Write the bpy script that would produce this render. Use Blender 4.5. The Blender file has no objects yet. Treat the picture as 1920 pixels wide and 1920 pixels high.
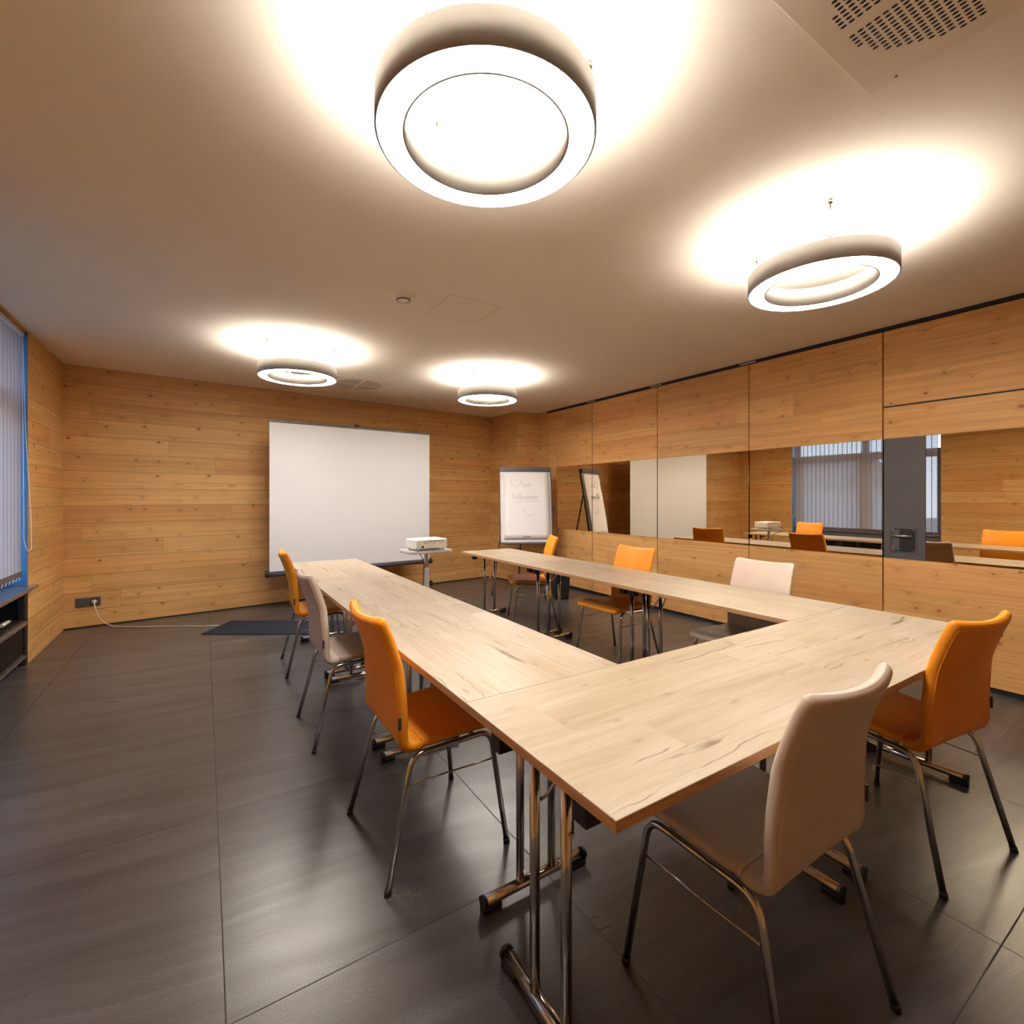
import bpy, bmesh, math, random
from mathutils import Vector, Matrix
PI = math.pi
R = math.radians
rnd = random.Random(7)
scene = bpy.context.scene
COL = scene.collection
UP = Vector((0, 0, 1))
CEIL = 2.70

# ------------------------------------------------------------------ materials
class NT:
    def __init__(s, name):
        s.m = bpy.data.materials.new(name); s.m.use_nodes = True
        s.t = s.m.node_tree; s.n = s.t.nodes; s.l = s.t.links
        s.b = s.n['Principled BSDF']; s.out = s.n['Material Output']
    def node(s, typ, **kw):
        x = s.n.new(typ)
        for k, v in kw.items(): setattr(x, k, v)
        return x
    def put(s, sock, v):
        if isinstance(v, bpy.types.NodeSocket): s.l.new(v, sock)
        elif v is not None: sock.default_value = v
    def math(s, op, a, b=None, c=None, clamp=False):
        x = s.node('ShaderNodeMath', operation=op); x.use_clamp = clamp
        s.put(x.inputs[0], a)
        if b is not None: s.put(x.inputs[1], b)
        if c is not None: s.put(x.inputs[2], c)
        return x.outputs[0]
    def comb(s, x, y, z=0.0):
        n = s.node('ShaderNodeCombineXYZ')
        s.put(n.inputs[0], x); s.put(n.inputs[1], y); s.put(n.inputs[2], z)
        return n.outputs[0]
    def uv(s):
        t = s.node('ShaderNodeUVMap'); t.uv_map = 'UVMap'
        p = s.node('ShaderNodeSeparateXYZ'); s.l.new(t.outputs[0], p.inputs[0])
        return p.outputs[0], p.outputs[1]
    def noise(s, vec, scale=1.0, detail=3.0, rough=0.5, dist=0.0):
        n = s.node('ShaderNodeTexNoise'); s.put(n.inputs['Vector'], vec)
        n.inputs['Scale'].default_value = scale; n.inputs['Detail'].default_value = detail
        n.inputs['Roughness'].default_value = rough; n.inputs['Distortion'].default_value = dist
        return n.outputs[0]
    def white(s, vec):
        n = s.node('ShaderNodeTexWhiteNoise', noise_dimensions='3D'); s.put(n.inputs['Vector'], vec)
        return n.outputs['Value']
    def remap(s, v, a, b, c=0.0, d=1.0, smooth=False):
        n = s.node('ShaderNodeMapRange'); n.interpolation_type = 'SMOOTHSTEP' if smooth else 'LINEAR'
        s.put(n.inputs['Value'], v); n.inputs['From Min'].default_value = a; n.inputs['From Max'].default_value = b
        n.inputs['To Min'].default_value = c; n.inputs['To Max'].default_value = d
        return n.outputs[0]
    def mix(s, f, a, b, mode='MIX'):
        n = s.node('ShaderNodeMix', data_type='RGBA', blend_type=mode)
        s.put(n.inputs[0], f)
        for i, v in ((6, a), (7, b)):
            if isinstance(v, tuple): v = (*v[:3], 1)
            s.put(n.inputs[i], v)
        return n.outputs[2]
    def bump(s, h, strength=0.2, dist=0.002):
        n = s.node('ShaderNodeBump'); n.inputs['Strength'].default_value = strength
        n.inputs['Distance'].default_value = dist; s.l.new(h, n.inputs['Height'])
        s.l.new(n.outputs[0], s.b.inputs['Normal'])
    def set(s, color=None, rough=None, metal=None, spec=None, coat=None):
        if color is not None: s.put(s.b.inputs['Base Color'], (*color, 1) if isinstance(color, tuple) else color)
        if rough is not None: s.put(s.b.inputs['Roughness'], rough)
        if metal is not None: s.b.inputs['Metallic'].default_value = metal
        if spec is not None: s.b.inputs['Specular IOR Level'].default_value = spec
        if coat is not None: s.b.inputs['Coat Weight'].default_value = coat
        return s

def obj_noise(t, scale, detail=3.0):
    c = t.node('ShaderNodeTexCoord')
    return t.noise(c.outputs['Object'], scale, detail)

def plain(name, color, rough=0.5, metal=0.0, var=0.06, scale=30.0, spec=0.5, bump=0.0, coat=None):
    t = NT(name)
    n = obj_noise(t, scale)
    f = t.remap(n, 0.3, 0.7, 1 - var, 1 + var)
    c = t.mix(1.0, color, t.comb(f, f, f), 'MULTIPLY')
    t.set(c, rough, metal, spec, coat)
    if bump: t.bump(n, bump, 0.001)
    return t.m

def spruce(name, base, hb=0.18, seglen=2.4, seam=0.0035, seamdark=0.30, tonevar=0.10, knots=1.0, rough=0.5, red=0.0):
    t = NT(name)
    u, v = t.uv()
    row = t.math('FLOOR', t.math('DIVIDE', v, hb))
    fv = t.math('FRACT', t.math('DIVIDE', v, hb))
    rr = t.white(t.comb(row, 3.3, 1.0))
    uo = t.math('ADD', u, t.math('MULTIPLY', rr, 7.0))
    segf = t.math('DIVIDE', uo, seglen)
    seg = t.math('FLOOR', segf); fs = t.math('FRACT', segf)
    tone = t.white(t.comb(row, seg, 5.0))
    hue = t.white(t.comb(row, seg, 9.0))
    off = t.math('MULTIPLY', tone, 13.0)
    uu = t.math('ADD', u, off)
    # distances to seams (metres)
    dv = t.math('MULTIPLY', t.math('MINIMUM', fv, t.math('SUBTRACT', 1.0, fv)), hb)
    du = t.math('MULTIPLY', t.math('MINIMUM', fs, t.math('SUBTRACT', 1.0, fs)), seglen)
    sm = t.remap(dv, seam * .35, seam, 1.0, 0.0)
    sm2 = t.remap(du, seam * .2, seam * .6, 0.7, 0.0)
    smask = t.math('MAXIMUM', sm, sm2)
    # knots
    kv = t.comb(t.math('MULTIPLY', uu, 4.2), t.math('MULTIPLY', v, 5.6), 0.0)
    vo = t.node('ShaderNodeTexVoronoi', voronoi_dimensions='2D', feature='F1'); t.put(vo.inputs['Vector'], kv)
    vo.inputs['Scale'].default_value = 1.0
    kd = vo.outputs['Distance']
    sep = t.node('ShaderNodeSeparateColor'); t.l.new(vo.outputs['Color'], sep.inputs[0])
    on = t.math('GREATER_THAN', sep.outputs[0], 0.30)
    kr = t.remap(t.math('MULTIPLY', sep.outputs[1], sep.outputs[1]), 0, 1, 0.03, 0.100)
    kn = t.math('SUBTRACT', 1.0, t.math('DIVIDE', kd, kr), clamp=True)
    knot = t.math('MULTIPLY', t.remap(kn, 0.0, 0.55, 0, 1, True), on)
    halo = t.math('MULTIPLY', t.remap(kd, 0.05, 0.30, 1.0, 0.0, True), on)
    # grain
    warp = t.math('MULTIPLY', halo, 0.018)
    wn = t.noise(t.comb(t.math('MULTIPLY', uu, 1.1), t.math('MULTIPLY', v, 7.0), off), 1.0, 2.0)
    vv = t.math('ADD', v, t.math('ADD', warp, t.math('MULTIPLY', wn, 0.05)))
    g1 = t.noise(t.comb(t.math('MULTIPLY', uu, 0.55), t.math('MULTIPLY', vv, 60.0), off), 1.0, 4.0, 0.6)
    g2 = t.noise(t.comb(t.math('MULTIPLY', uu, 4.0), t.math('MULTIPLY', vv, 300.0), off), 1.0, 2.0, 0.5)
    g3 = t.noise(t.comb(t.math('MULTIPLY', uu, 0.8), t.math('MULTIPLY', v, 5.0), off), 1.0, 3.0, 0.5)
    k = t.math('ADD', t.remap(g1, 0.3, 0.72, 0.84, 1.13), t.remap(g2, 0.3, 0.7, -0.05, 0.05))
    k = t.math('MULTIPLY', k, t.remap(tone, 0, 1, 1 - tonevar, 1 + tonevar * .7))
    k = t.math('MULTIPLY', k, t.remap(g3, 0.3, 0.7, 0.90, 1.08))
    k = t.math('MULTIPLY', k, t.remap(halo, 0, 1, 1.0, 0.92))
    col = t.mix(1.0, base, t.comb(k, t.math('POWER', k, 1.25), t.math('POWER', k, 1.6)), 'MULTIPLY')
    redder = tuple(a * b for a, b in zip(base, (1.02, 0.80, 0.72)))
    col = t.mix(t.math('MULTIPLY', t.remap(hue, 0.7, 1.0, 0, 0.5), 1.0), col, t.mix(1.0, redder, t.comb(k, k, k), 'MULTIPLY'))
    col = t.mix(t.math('MULTIPLY', knot, 0.78 * knots), col, tuple(a * b for a, b in zip(base, (0.30, 0.19, 0.16))))
    # thin resin streaks
    st = t.noise(t.comb(t.math('MULTIPLY', uu, 1.6), t.math('MULTIPLY', vv, 34.0), t.math('ADD', off, 4.0)), 1.0, 2.0, 0.5)
    st2 = t.remap(t.math('ABSOLUTE', t.math('SUBTRACT', st, 0.62)), 0.0, 0.012, 0.45, 0.0)
    col = t.mix(st2, col, tuple(a * b for a, b in zip(base, (0.5, 0.36, 0.28))))
    col = t.mix(t.math('MULTIPLY', smask, 1 - seamdark), col, tuple(a * 0.22 for a in base))
    t.set(col, t.remap(g1, 0.3, 0.7, rough + .06, rough - .04), 0, 0.35)
    h = t.math('ADD', t.math('MULTIPLY', g1, 0.25), t.math('SUBTRACT', 1.0, smask))
    t.bump(h, 0.25, 0.002)
    return t.m

def oak(name, base):
    t = NT(name)
    u, v = t.uv()
    oi = t.node('ShaderNodeObjectInfo')
    rv = t.math('MULTIPLY', oi.outputs['Random'], 40.0)
    hb = 0.205
    vs = t.math('ADD', v, 0.0)
    row = t.math('FLOOR', t.math('DIVIDE', vs, hb)); fv = t.math('FRACT', t.math('DIVIDE', vs, hb))
    rr = t.white(t.comb(row, rv, 2.0))
    segf = t.math('DIVIDE', t.math('ADD', u, t.math('MULTIPLY', rr, 9.0)), 0.9)
    seg = t.math('FLOOR', segf)
    tone = t.white(t.comb(row, seg, rv))
    off = t.math('ADD', t.math('MULTIPLY', tone, 11.0), rv)
    uu = t.math('ADD', u, off)
    wn = t.noise(t.comb(t.math('MULTIPLY', uu, 1.8), t.math('MULTIPLY', v, 9.0), off), 1.0, 2.0)
    vv = t.math('ADD', v, t.math('MULTIPLY', wn, 0.06))
    g1 = t.noise(t.comb(t.math('MULTIPLY', uu, 1.5), t.math('MULTIPLY', vv, 46.0), off), 1.0, 4.0, 0.65)
    g2 = t.noise(t.comb(t.math('MULTIPLY', uu, 14.0), t.math('MULTIPLY', vv, 420.0), off), 1.0, 2.0, 0.5)
    g3 = t.noise(t.comb(t.math('MULTIPLY', uu, 2.2), t.math('MULTIPLY', v, 8.0), off), 1.0, 3.0, 0.5)
    k = t.math('ADD', t.remap(g1, 0.3, 0.7, 0.91, 1.06), t.remap(g2, 0.3, 0.7, -0.05, 0.04))
    k = t.math('MULTIPLY', k, t.remap(tone, 0, 1, 0.93, 1.05))
    k = t.math('MULTIPLY', k, t.remap(g3, 0.28, 0.72, 0.90, 1.08))
    col = t.mix(1.0, base, t.comb(k, t.math('POWER', k, 1.3), t.math('POWER', k, 1.8)), 'MULTIPLY')
    # cracks: thin dark lines wandering along the grain
    cw = t.noise(t.comb(t.math('MULTIPLY', uu, 2.6), t.math('MULTIPLY', v, 5.0), 7.0), 1.0, 4.0, 0.6)
    cv = t.math('ADD', v, t.math('MULTIPLY', cw, 0.10))
    cn = t.noise(t.comb(t.math('MULTIPLY', uu, 0.35), t.math('MULTIPLY', cv, 9.0), t.math('ADD', rv, 3.0)), 1.0, 1.0, 0.4)
    cl = t.remap(t.math('ABSOLUTE', t.math('SUBTRACT', cn, 0.56)), 0.003, 0.0105, 1.0, 0.0)
    cm = t.remap(t.noise(t.comb(t.math('MULTIPLY', uu, 2.3), t.math('MULTIPLY', v, 6.0), t.math('ADD', rv, 9.0)), 1.0, 3.0, 0.6), 0.47, 0.55, 0, 1)
    crack = t.math('MULTIPLY', cl, cm)
    col = t.mix(t.math('MULTIPLY', crack, 0.75), col, tuple(a * b for a, b in zip(base, (0.30, 0.22, 0.17))))
    # small dark flecks and knots
    vo = t.node('ShaderNodeTexVoronoi', voronoi_dimensions='2D', feature='F1')
    t.put(vo.inputs['Vector'], t.comb(t.math('MULTIPLY', uu, 3.4), t.math('MULTIPLY', v, 9.0), rv)); vo.inputs['Scale'].default_value = 1.0
    sep = t.node('ShaderNodeSeparateColor'); t.l.new(vo.outputs['Color'], sep.inputs[0])
    kn = t.math('MULTIPLY', t.remap(vo.outputs['Distance'], 0.01, 0.11, 1.0, 0.0, True), t.math('GREATER_THAN', sep.outputs[0], 0.6))
    col = t.mix(t.math('MULTIPLY', kn, 0.45), col, tuple(a * b for a, b in zip(base, (0.5, 0.37, 0.27))))
    ed = t.math('MULTIPLY', t.math('MINIMUM', fv, t.math('SUBTRACT', 1.0, fv)), hb)
    t.set(t.mix(t.remap(ed, 0.0, 0.0022, 0.22, 0.0), col, tuple(a * .5 for a in base)), t.remap(g1, 0.3, 0.7, 0.46, 0.38), 0, 0.4)
    t.bump(g2, 0.05, 0.001)
    return t.m

def floor_mat():
    t = NT('stone_tiles')
    c = t.node('ShaderNodeTexCoord'); p = t.node('ShaderNodeSeparateXYZ'); t.l.new(c.outputs['Object'], p.inputs[0])
    x, y = p.outputs[0], p.outputs[1]
    P = 0.99
    fx_ = t.math('DIVIDE', t.math('SUBTRACT', x, 0.047), P); fy_ = t.math('DIVIDE', t.math('SUBTRACT', y, 0.445), P)
    ix = t.math('FLOOR', fx_); iy = t.math('FLOOR', fy_)
    fx = t.math('FRACT', fx_); fy = t.math('FRACT', fy_)
    dx = t.math('MULTIPLY', t.math('MINIMUM', fx, t.math('SUBTRACT', 1.0, fx)), P)
    dy = t.math('MULTIPLY', t.math('MINIMUM', fy, t.math('SUBTRACT', 1.0, fy)), P)
    d = t.math('MINIMUM', dx, dy)
    grout = t.remap(d, 0.0010, 0.0024, 1.0, 0.0)
    rt = t.white(t.comb(ix, iy, 1.0)); off = t.math('MULTIPLY', rt, 17.0)
    w = t.noise(t.comb(t.math('MULTIPLY', x, 0.9), t.math('MULTIPLY', y, 1.6), off), 1.0, 3.0)
    yy = t.math('ADD', t.math('ADD', y, t.math('MULTIPLY', w, 0.35)), t.math('MULTIPLY', x, 0.12))
    s1 = t.noise(t.comb(t.math('MULTIPLY', x, 0.7), t.math('MULTIPLY', yy, 9.0), off), 1.0, 5.0, 0.6)
    s2 = t.noise(t.comb(t.math('MULTIPLY', x, 0.5), t.math('MULTIPLY', yy, 26.0), off), 1.0, 3.0, 0.5)
    blot = t.noise(c.outputs['Object'], 3.0, 4.0)
    sp = t.noise(c.outputs['Object'], 190.0, 3.0, 0.7)
    k = t.math('MULTIPLY', t.remap(s1, 0.28, 0.72, 0.60, 1.36), t.remap(s2, 0.3, 0.7, 0.88, 1.12))
    k = t.math('MULTIPLY', k, t.remap(blot, 0.3, 0.7, 0.90, 1.10))
    k = t.math('MULTIPLY', k, t.remap(sp, 0.35, 0.65, 0.68, 1.32))
    k = t.math('MULTIPLY', k, t.remap(rt, 0, 1, 0.93, 1.07))
    col = t.mix(t.remap(s1, 0.35, 0.65, 0, 1), (0.078, 0.069, 0.065), (0.074, 0.072, 0.074))
    col = t.mix(1.0, col, t.comb(k, k, k), 'MULTIPLY')
    # pale hairline veins, dark hairlines
    vn = t.noise(t.comb(t.math('MULTIPLY', x, 1.3), t.math('MULTIPLY', yy, 5.0), t.math('ADD', off, 5.0)), 1.0, 6.0, 0.7)
    vm = t.noise(t.comb(x, y, t.math('ADD', off, 2.0)), 2.2, 3.0)
    vein = t.math('MULTIPLY', t.remap(t.math('ABSOLUTE', t.math('SUBTRACT', vn, 0.5)), 0.0, 0.0035, 1, 0), t.remap(vm, 0.57, 0.66, 0, 0.5))
    col = t.mix(vein, col, (0.26, 0.22, 0.19))
    vein2 = t.math('MULTIPLY', t.remap(t.math('ABSOLUTE', t.math('SUBTRACT', vn, 0.42)), 0.0, 0.003, 1, 0), t.remap(vm, 0.44, 0.36, 0, 0.6))
    col = t.mix(vein2, col, (0.018, 0.014, 0.012))
    col = t.mix(t.math('MULTIPLY', grout, 0.8), col, (0.010, 0.009, 0.008))
    rr = t.remap(s1, 0.3, 0.7, 0.34, 0.27)
    t.set(col, t.math('ADD', rr, t.math('MULTIPLY', grout, 0.4)), 0, 0.70)
    t.bump(t.math('SUBTRACT', t.math('MULTIPLY', sp, 0.22), grout), 0.22, 0.0012)
    return t.m

def emit(name, color, strength):
    t = NT(name); t.n.remove(t.b)
    e = t.node('ShaderNodeEmission'); e.inputs[0].default_value = (*color, 1); e.inputs[1].default_value = strength
    t.l.new(e.outputs[0], t.out.inputs[0]); return t.m

def leather(name, base, rough=0.42):
    t = NT(name)
    c = t.node('ShaderNodeTexCoord')
    n = t.noise(c.outputs['Object'], 9.0, 3.0); g = t.noise(c.outputs['Object'], 420.0, 2.0)
    f = t.remap(n, 0.3, 0.7, 0.96, 1.04)
    t.set(t.mix(1.0, base, t.comb(f, f, f), 'MULTIPLY'), rough, 0, 0.4)
    t.bump(g, 0.10, 0.0006); return t.m

def slat_mat():
    t = NT('blind_fabric'); t.n.remove(t.b)
    c = t.node('ShaderNodeTexCoord')
    w = t.noise(c.outputs['Object'], 300.0, 1.0)
    col = t.mix(w, (0.50, 0.41, 0.36), (0.66, 0.56, 0.50))
    d = t.node('ShaderNodeBsdfDiffuse'); t.put(d.inputs[0], col)
    tl = t.node('ShaderNodeBsdfTranslucent'); t.put(tl.inputs[0], col)
    tp = t.node('ShaderNodeBsdfTransparent'); tp.inputs[0].default_value = (0.95, 0.93, 0.92, 1)
    m1 = t.node('ShaderNodeMixShader'); m1.inputs[0].default_value = 0.35
    t.l.new(d.outputs[0], m1.inputs[1]); t.l.new(tl.outputs[0], m1.inputs[2])
    m2 = t.node('ShaderNodeMixShader'); m2.inputs[0].default_value = 0.24
    t.l.new(m1.outputs[0], m2.inputs[1]); t.l.new(tp.outputs[0], m2.inputs[2])
    t.l.new(m2.outputs[0], t.out.inputs[0]); return t.m

def glass_mat():
    t = NT('window_glass'); t.n.remove(t.b)
    g = t.node('ShaderNodeBsdfGlossy'); g.inputs['Roughness'].default_value = 0.0
    tp = t.node('ShaderNodeBsdfTransparent'); tp.inputs[0].default_value = (0.93, 0.96, 0.96, 1)
    m = t.node('ShaderNodeMixShader'); m.inputs[0].default_value = 0.07
    t.l.new(tp.outputs[0], m.inputs[1]); t.l.new(g.outputs[0], m.inputs[2])
    t.l.new(m.outputs[0], t.out.inputs[0]); return t.m

def cassette_mat():
    t = NT('perforated_plate')
    u, v = t.uv()
    au = t.math('ABSOLUTE', u); av = t.math('ABSOLUTE', v)
    pu, pv = 0.0165, 0.0205
    cu = t.math('SUBTRACT', t.math('FRACT', t.math('DIVIDE', t.math('SUBTRACT', au, 0.018), pu)), 0.5)
    cv = t.math('SUBTRACT', t.math('FRACT', t.math('DIVIDE', t.math('SUBTRACT', av, 0.018), pv)), 0.5)
    du = t.math('MULTIPLY', cu, pu); dv = t.math('MULTIPLY', cv, pv)
    dv = t.math('MULTIPLY', dv, 0.62)
    r2 = t.math('SQRT', t.math('ADD', t.math('MULTIPLY', du, du), t.math('MULTIPLY', dv, dv)))
    hole = t.remap(r2, 0.0044, 0.0052, 1.0, 0.0)
    inu = t.math('GREATER_THAN', au, 0.018); inv = t.math('GREATER_THAN', av, 0.018)
    ku = t.math('ADD', t.math('MULTIPLY', t.math('ADD', t.math('FLOOR', t.math('DIVIDE', t.math('SUBTRACT', au, 0.018), pu)), 0.5), pu), 0.018)
    kv = t.math('ADD', t.math('MULTIPLY', t.math('ADD', t.math('FLOOR', t.math('DIVIDE', t.math('SUBTRACT', av, 0.018), pv)), 0.5), pv), 0.018)
    rad = t.math('SQRT', t.math('ADD', t.math('MULTIPLY', ku, ku), t.math('MULTIPLY', kv, kv)))
    inr = t.math('LESS_THAN', rad, 0.268)
    m = t.math('MULTIPLY', t.math('MULTIPLY', hole, inr), t.math('MULTIPLY', inu, inv))
    t.set(t.mix(m, (0.83, 0.73, 0.59), (0.012, 0.010, 0.010)), 0.55, 0, 0.3)
    t.bump(t.math('SUBTRACT', 1.0, m), 0.5, 0.003)
    return t.m

M = {}
WOOD = (0.70, 0.405, 0.150)
M['spruce'] = spruce('spruce_boards', WOOD)
M['panel'] = spruce('spruce_panel', (0.71, 0.395, 0.145), hb=0.21, seglen=3.1, seam=0.0012, seamdark=0.72, tonevar=0.07, knots=0.9)
M['oak'] = oak('light_oak', (0.415, 0.340, 0.252))
M['oak_edge'] = spruce('oak_edge', (0.62, 0.37, 0.185), hb=0.5, seglen=9, seam=0.0001, tonevar=0.05, knots=0.3)
M['floor'] = floor_mat()
M['ceiling'] = plain('ceiling_paint', (0.89, 0.805, 0.675), 0.9, 0, 0.012, 2.5, 0.2)
M['groove'] = plain('ceiling_joint', (0.42, 0.32, 0.22), 0.9, 0, 0.05)
M['black'] = plain('black_metal', (0.012, 0.012, 0.013), 0.45, 0, 0.1)
M['blackgap'] = plain('black_track', (0.010, 0.009, 0.009), 0.6, 0, 0.1)
M['plastic'] = plain('black_plastic', (0.016, 0.015, 0.015), 0.4, 0, 0.1)
M['darkgrey'] = plain('anthracite_laminate', (0.085, 0.078, 0.080), 0.55, 0, 0.03, 8)
M['sill'] = plain('sill_stone', (0.15, 0.13, 0.12), 0.16, 0, 0.08, 40)
M['chrome'] = plain('chrome', (0.55, 0.54, 0.53), 0.14, 1.0, 0.02, 5)
M['steel'] = plain('satin_steel', (0.58, 0.57, 0.56), 0.32, 1.0, 0.03, 20)
M['lampgrey'] = plain('lamp_housing', (0.34, 0.325, 0.31), 0.55, 0.0, 0.02, 10)
M['lampin'] = plain('lamp_inner', (0.34, 0.33, 0.32), 0.6, 0.0, 0.02, 10)
M['white'] = plain('white_plastic', (0.74, 0.72, 0.70), 0.35, 0, 0.02, 12)
M['ivory'] = plain('ivory_plastic', (0.88, 0.80, 0.66), 0.4, 0, 0.02, 12)
M['bronze'] = plain('bronze_fitting', (0.22, 0.17, 0.12), 0.35, 1.0)
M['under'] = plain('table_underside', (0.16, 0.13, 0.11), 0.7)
M['reveal'] = plain('reveal_daylight_tint', (0.045, 0.19, 0.34), 0.3, 0, 0.03, 8)  # blue dusk daylight falling on the niche sides, put into their colour
M['screen'] = plain('screen_fabric', (0.67, 0.67, 0.69), 0.75, 0, 0.008, 5, 0.2)
M['paper'] = plain('flipchart_paper', (0.92, 0.89, 0.90), 0.6, 0, 0.01, 5, 0.2)
M['ink'] = plain('marker_ink', (0.36, 0.30, 0.34), 0.7, 0, 0.25, 60)
M['boardgrey'] = plain('board_frame_grey', (0.085, 0.080, 0.095), 0.4, 0, 0.05)
M['mat'] = plain('navy_fabric', (0.020, 0.024, 0.036), 0.9, 0, 0.2, 80, 0.2, 0.3)
M['mirror'] = NT('bronze_mirror').set((0.80, 0.70, 0.54), 0.0, 1.0).m
M['orange'] = leather('orange_vinyl', (0.87, 0.320, 0.018))
M['beige'] = leather('beige_vinyl', (0.58, 0.475, 0.395))
M['orange_seam'] = leather('orange_stitch', (0.86, 0.36, 0.05), 0.5)
M['beige_seam'] = leather('beige_stitch', (0.62, 0.50, 0.38), 0.5)
M['tag'] = plain('dark_tag', (0.05, 0.045, 0.05), 0.6)
M['down'] = emit('lamp_diffuser_glow', (1.0, 0.95, 0.89), 17.0)
M['up'] = emit('lamp_uplight_glow', (1.0, 0.95, 0.89), 40.0)
M['slat'] = slat_mat()
M['overlap_shade'] = plain('slat_overlap_shade', (0.10, 0.07, 0.06), 0.8)  # shade where neighbouring slats overlap, painted as a dark edge colour
M['glass'] = glass_mat()
M['cassette'] = cassette_mat()
M['frame'] = plain('window_frame_paint', (0.20, 0.16, 0.15), 0.45)
M['house'] = plain('outside_render', (0.40, 0.40, 0.42), 0.9)
M['tile'] = plain('outside_roof', (0.16, 0.13, 0.13), 0.9)
M['ground'] = plain('outside_ground', (0.14, 0.15, 0.14), 0.95)
M['trolley'] = plain('trolley_grey', (0.62, 0.60, 0.58), 0.35, 0.1, 0.02)
M['cable'] = plain('cream_cable', (0.72, 0.62, 0.50), 0.45)
M['port'] = plain('port_black', (0.03, 0.03, 0.03), 0.5)

# ------------------------------------------------------------------ mesh helpers
def new_bm():
    b = bmesh.new(); b.loops.layers.uv.new('UVMap'); return b

def set_uv(b, faces, swap=False, org=(0, 0, 0)):
    l = b.loops.layers.uv['UVMap']
    for f in faces:
        n = f.normal; a = max(range(3), key=lambda i: abs(n[i]))
        for lp in f.loops:
            c = lp.vert.co
            x, y, z = c.x - org[0], c.y - org[1], c.z - org[2]
            if a == 2: uv = (x, y)
            elif a == 1: uv = (x, z)
            else: uv = (y, z)
            lp[l].uv = (uv[1], uv[0]) if swap else uv

def box(b, lo, hi, bevel=0.0, seg=2, mat=0, swap=False, rot=None, org=(0, 0, 0)):
    lo = Vector(lo); hi = Vector(hi); c = (lo + hi) / 2; s = hi - lo
    g = bmesh.ops.create_cube(b, size=1.0, matrix=Matrix.Translation(c) @ Matrix.Diagonal((s.x, s.y, s.z, 1)))
    vs = g['verts']
    fs = list({f for v in vs for f in v.link_faces})
    if bevel > 0:
        es = list({e for v in vs for e in v.link_edges})
        r = bmesh.ops.bevel(b, geom=es, offset=min(bevel, min(s) * .49), segments=seg, affect='EDGES', profile=0.5)
        fs = [f for f in b.faces if f.is_valid and all(lo.x - 1e-4 <= v.co.x <= hi.x + 1e-4 and lo.y - 1e-4 <= v.co.y <= hi.y + 1e-4 and lo.z - 1e-4 <= v.co.z <= hi.z + 1e-4 for v in f.verts)]
        for f in fs: f.normal_update(); f.smooth = max(abs(c) for c in f.normal) < .999
    for f in fs: f.normal_update(); f.material_index = mat
    set_uv(b, fs, swap, org)
    if rot is not None:
        vv = list({v for f in fs for v in f.verts})
        bmesh.ops.transform(b, matrix=rot, verts=vv)
    return fs

def frames(path):
    n = len(path); out = []
    t0 = (path[1] - path[0]).normalized()
    a = UP if abs(t0.z) < 0.9 else Vector((1, 0, 0))
    nrm = (a - t0 * a.dot(t0)).normalized(); prev = t0
    for i in range(n):
        if i == 0: t = t0
        elif i == n - 1: t = (path[-1] - path[-2]).normalized()
        else:
            t = ((path[i + 1] - path[i]).normalized() + (path[i] - path[i - 1]).normalized())
            t = t.normalized() if t.length > 1e-6 else prev
        q = prev.rotation_difference(t); nrm = q @ nrm
        nrm = (nrm - t * nrm.dot(t)).normalized(); prev = t
        out.append((path[i], t, nrm, t.cross(nrm)))
    return out

def tube(b, path, r, seg=12, mat=0, cap=True, sx=1.0, sy=1.0):
    path = [Vector(p) for p in path]
    rings = []
    for k, (p, t, n, m) in enumerate(frames(path)):
        rr = r[k] if isinstance(r, (list, tuple)) else r
        rings.append([b.verts.new(p + n * (rr * sx * math.cos(2 * PI * i / seg)) + m * (rr * sy * math.sin(2 * PI * i / seg))) for i in range(seg)])
    for a, c in zip(rings, rings[1:]):
        for i in range(seg):
            f = b.faces.new((a[i], a[(i + 1) % seg], c[(i + 1) % seg], c[i])); f.smooth = True; f.material_index = mat
    if cap:
        for rg, rev in ((rings[0], True), (rings[-1], False)):
            f = b.faces.new(list(reversed(rg)) if rev else rg); f.material_index = mat

def fillet(pts, r, n=6):
    pts = [Vector(p) for p in pts]; out = [pts[0]]
    for a, c, d in zip(pts, pts[1:], pts[2:]):
        u = (a - c); w = (d - c); rr = min(r, u.length * .45, w.length * .45)
        p0 = c + u.normalized() * rr; p2 = c + w.normalized() * rr
        for i in range(n + 1):
            t = i / n
            out.append(p0 * (1 - t) ** 2 + c * 2 * t * (1 - t) + p2 * t * t)
    out.append(pts[-1]); return out

def lathe(b, prof, seg=48, c=(0, 0, 0), closed=False, mats=None):
    rings = []
    for (r, z) in prof:
        rings.append([b.verts.new((c[0] + r * math.cos(2 * PI * i / seg), c[1] + r * math.sin(2 * PI * i / seg), c[2] + z)) for i in range(seg)])
    prs = list(zip(rings, rings[1:])) + ([(rings[-1], rings[0])] if closed else [])
    for k, (a, d) in enumerate(prs):
        for i in range(seg):
            f = b.faces.new((a[i], a[(i + 1) % seg], d[(i + 1) % seg], d[i])); f.smooth = True
            if mats: f.material_index = mats[k]
    return rings

def obj(name, b, mats, parent=None, loc=None, rotz=None, smooth_angle=None, recalc=True):
    if recalc: bmesh.ops.recalc_face_normals(b, faces=b.faces)
    me = bpy.data.meshes.new(name); b.to_mesh(me); b.free()
    for m in (mats if isinstance(mats, (list, tuple)) else [mats]): me.materials.append(M[m])
    o = bpy.data.objects.new(name, me); COL.objects.link(o)
    if parent is not None: o.parent = parent
    if loc is not None: o.location = loc
    if rotz is not None: o.rotation_euler = (0, 0, rotz)
    return o

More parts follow.
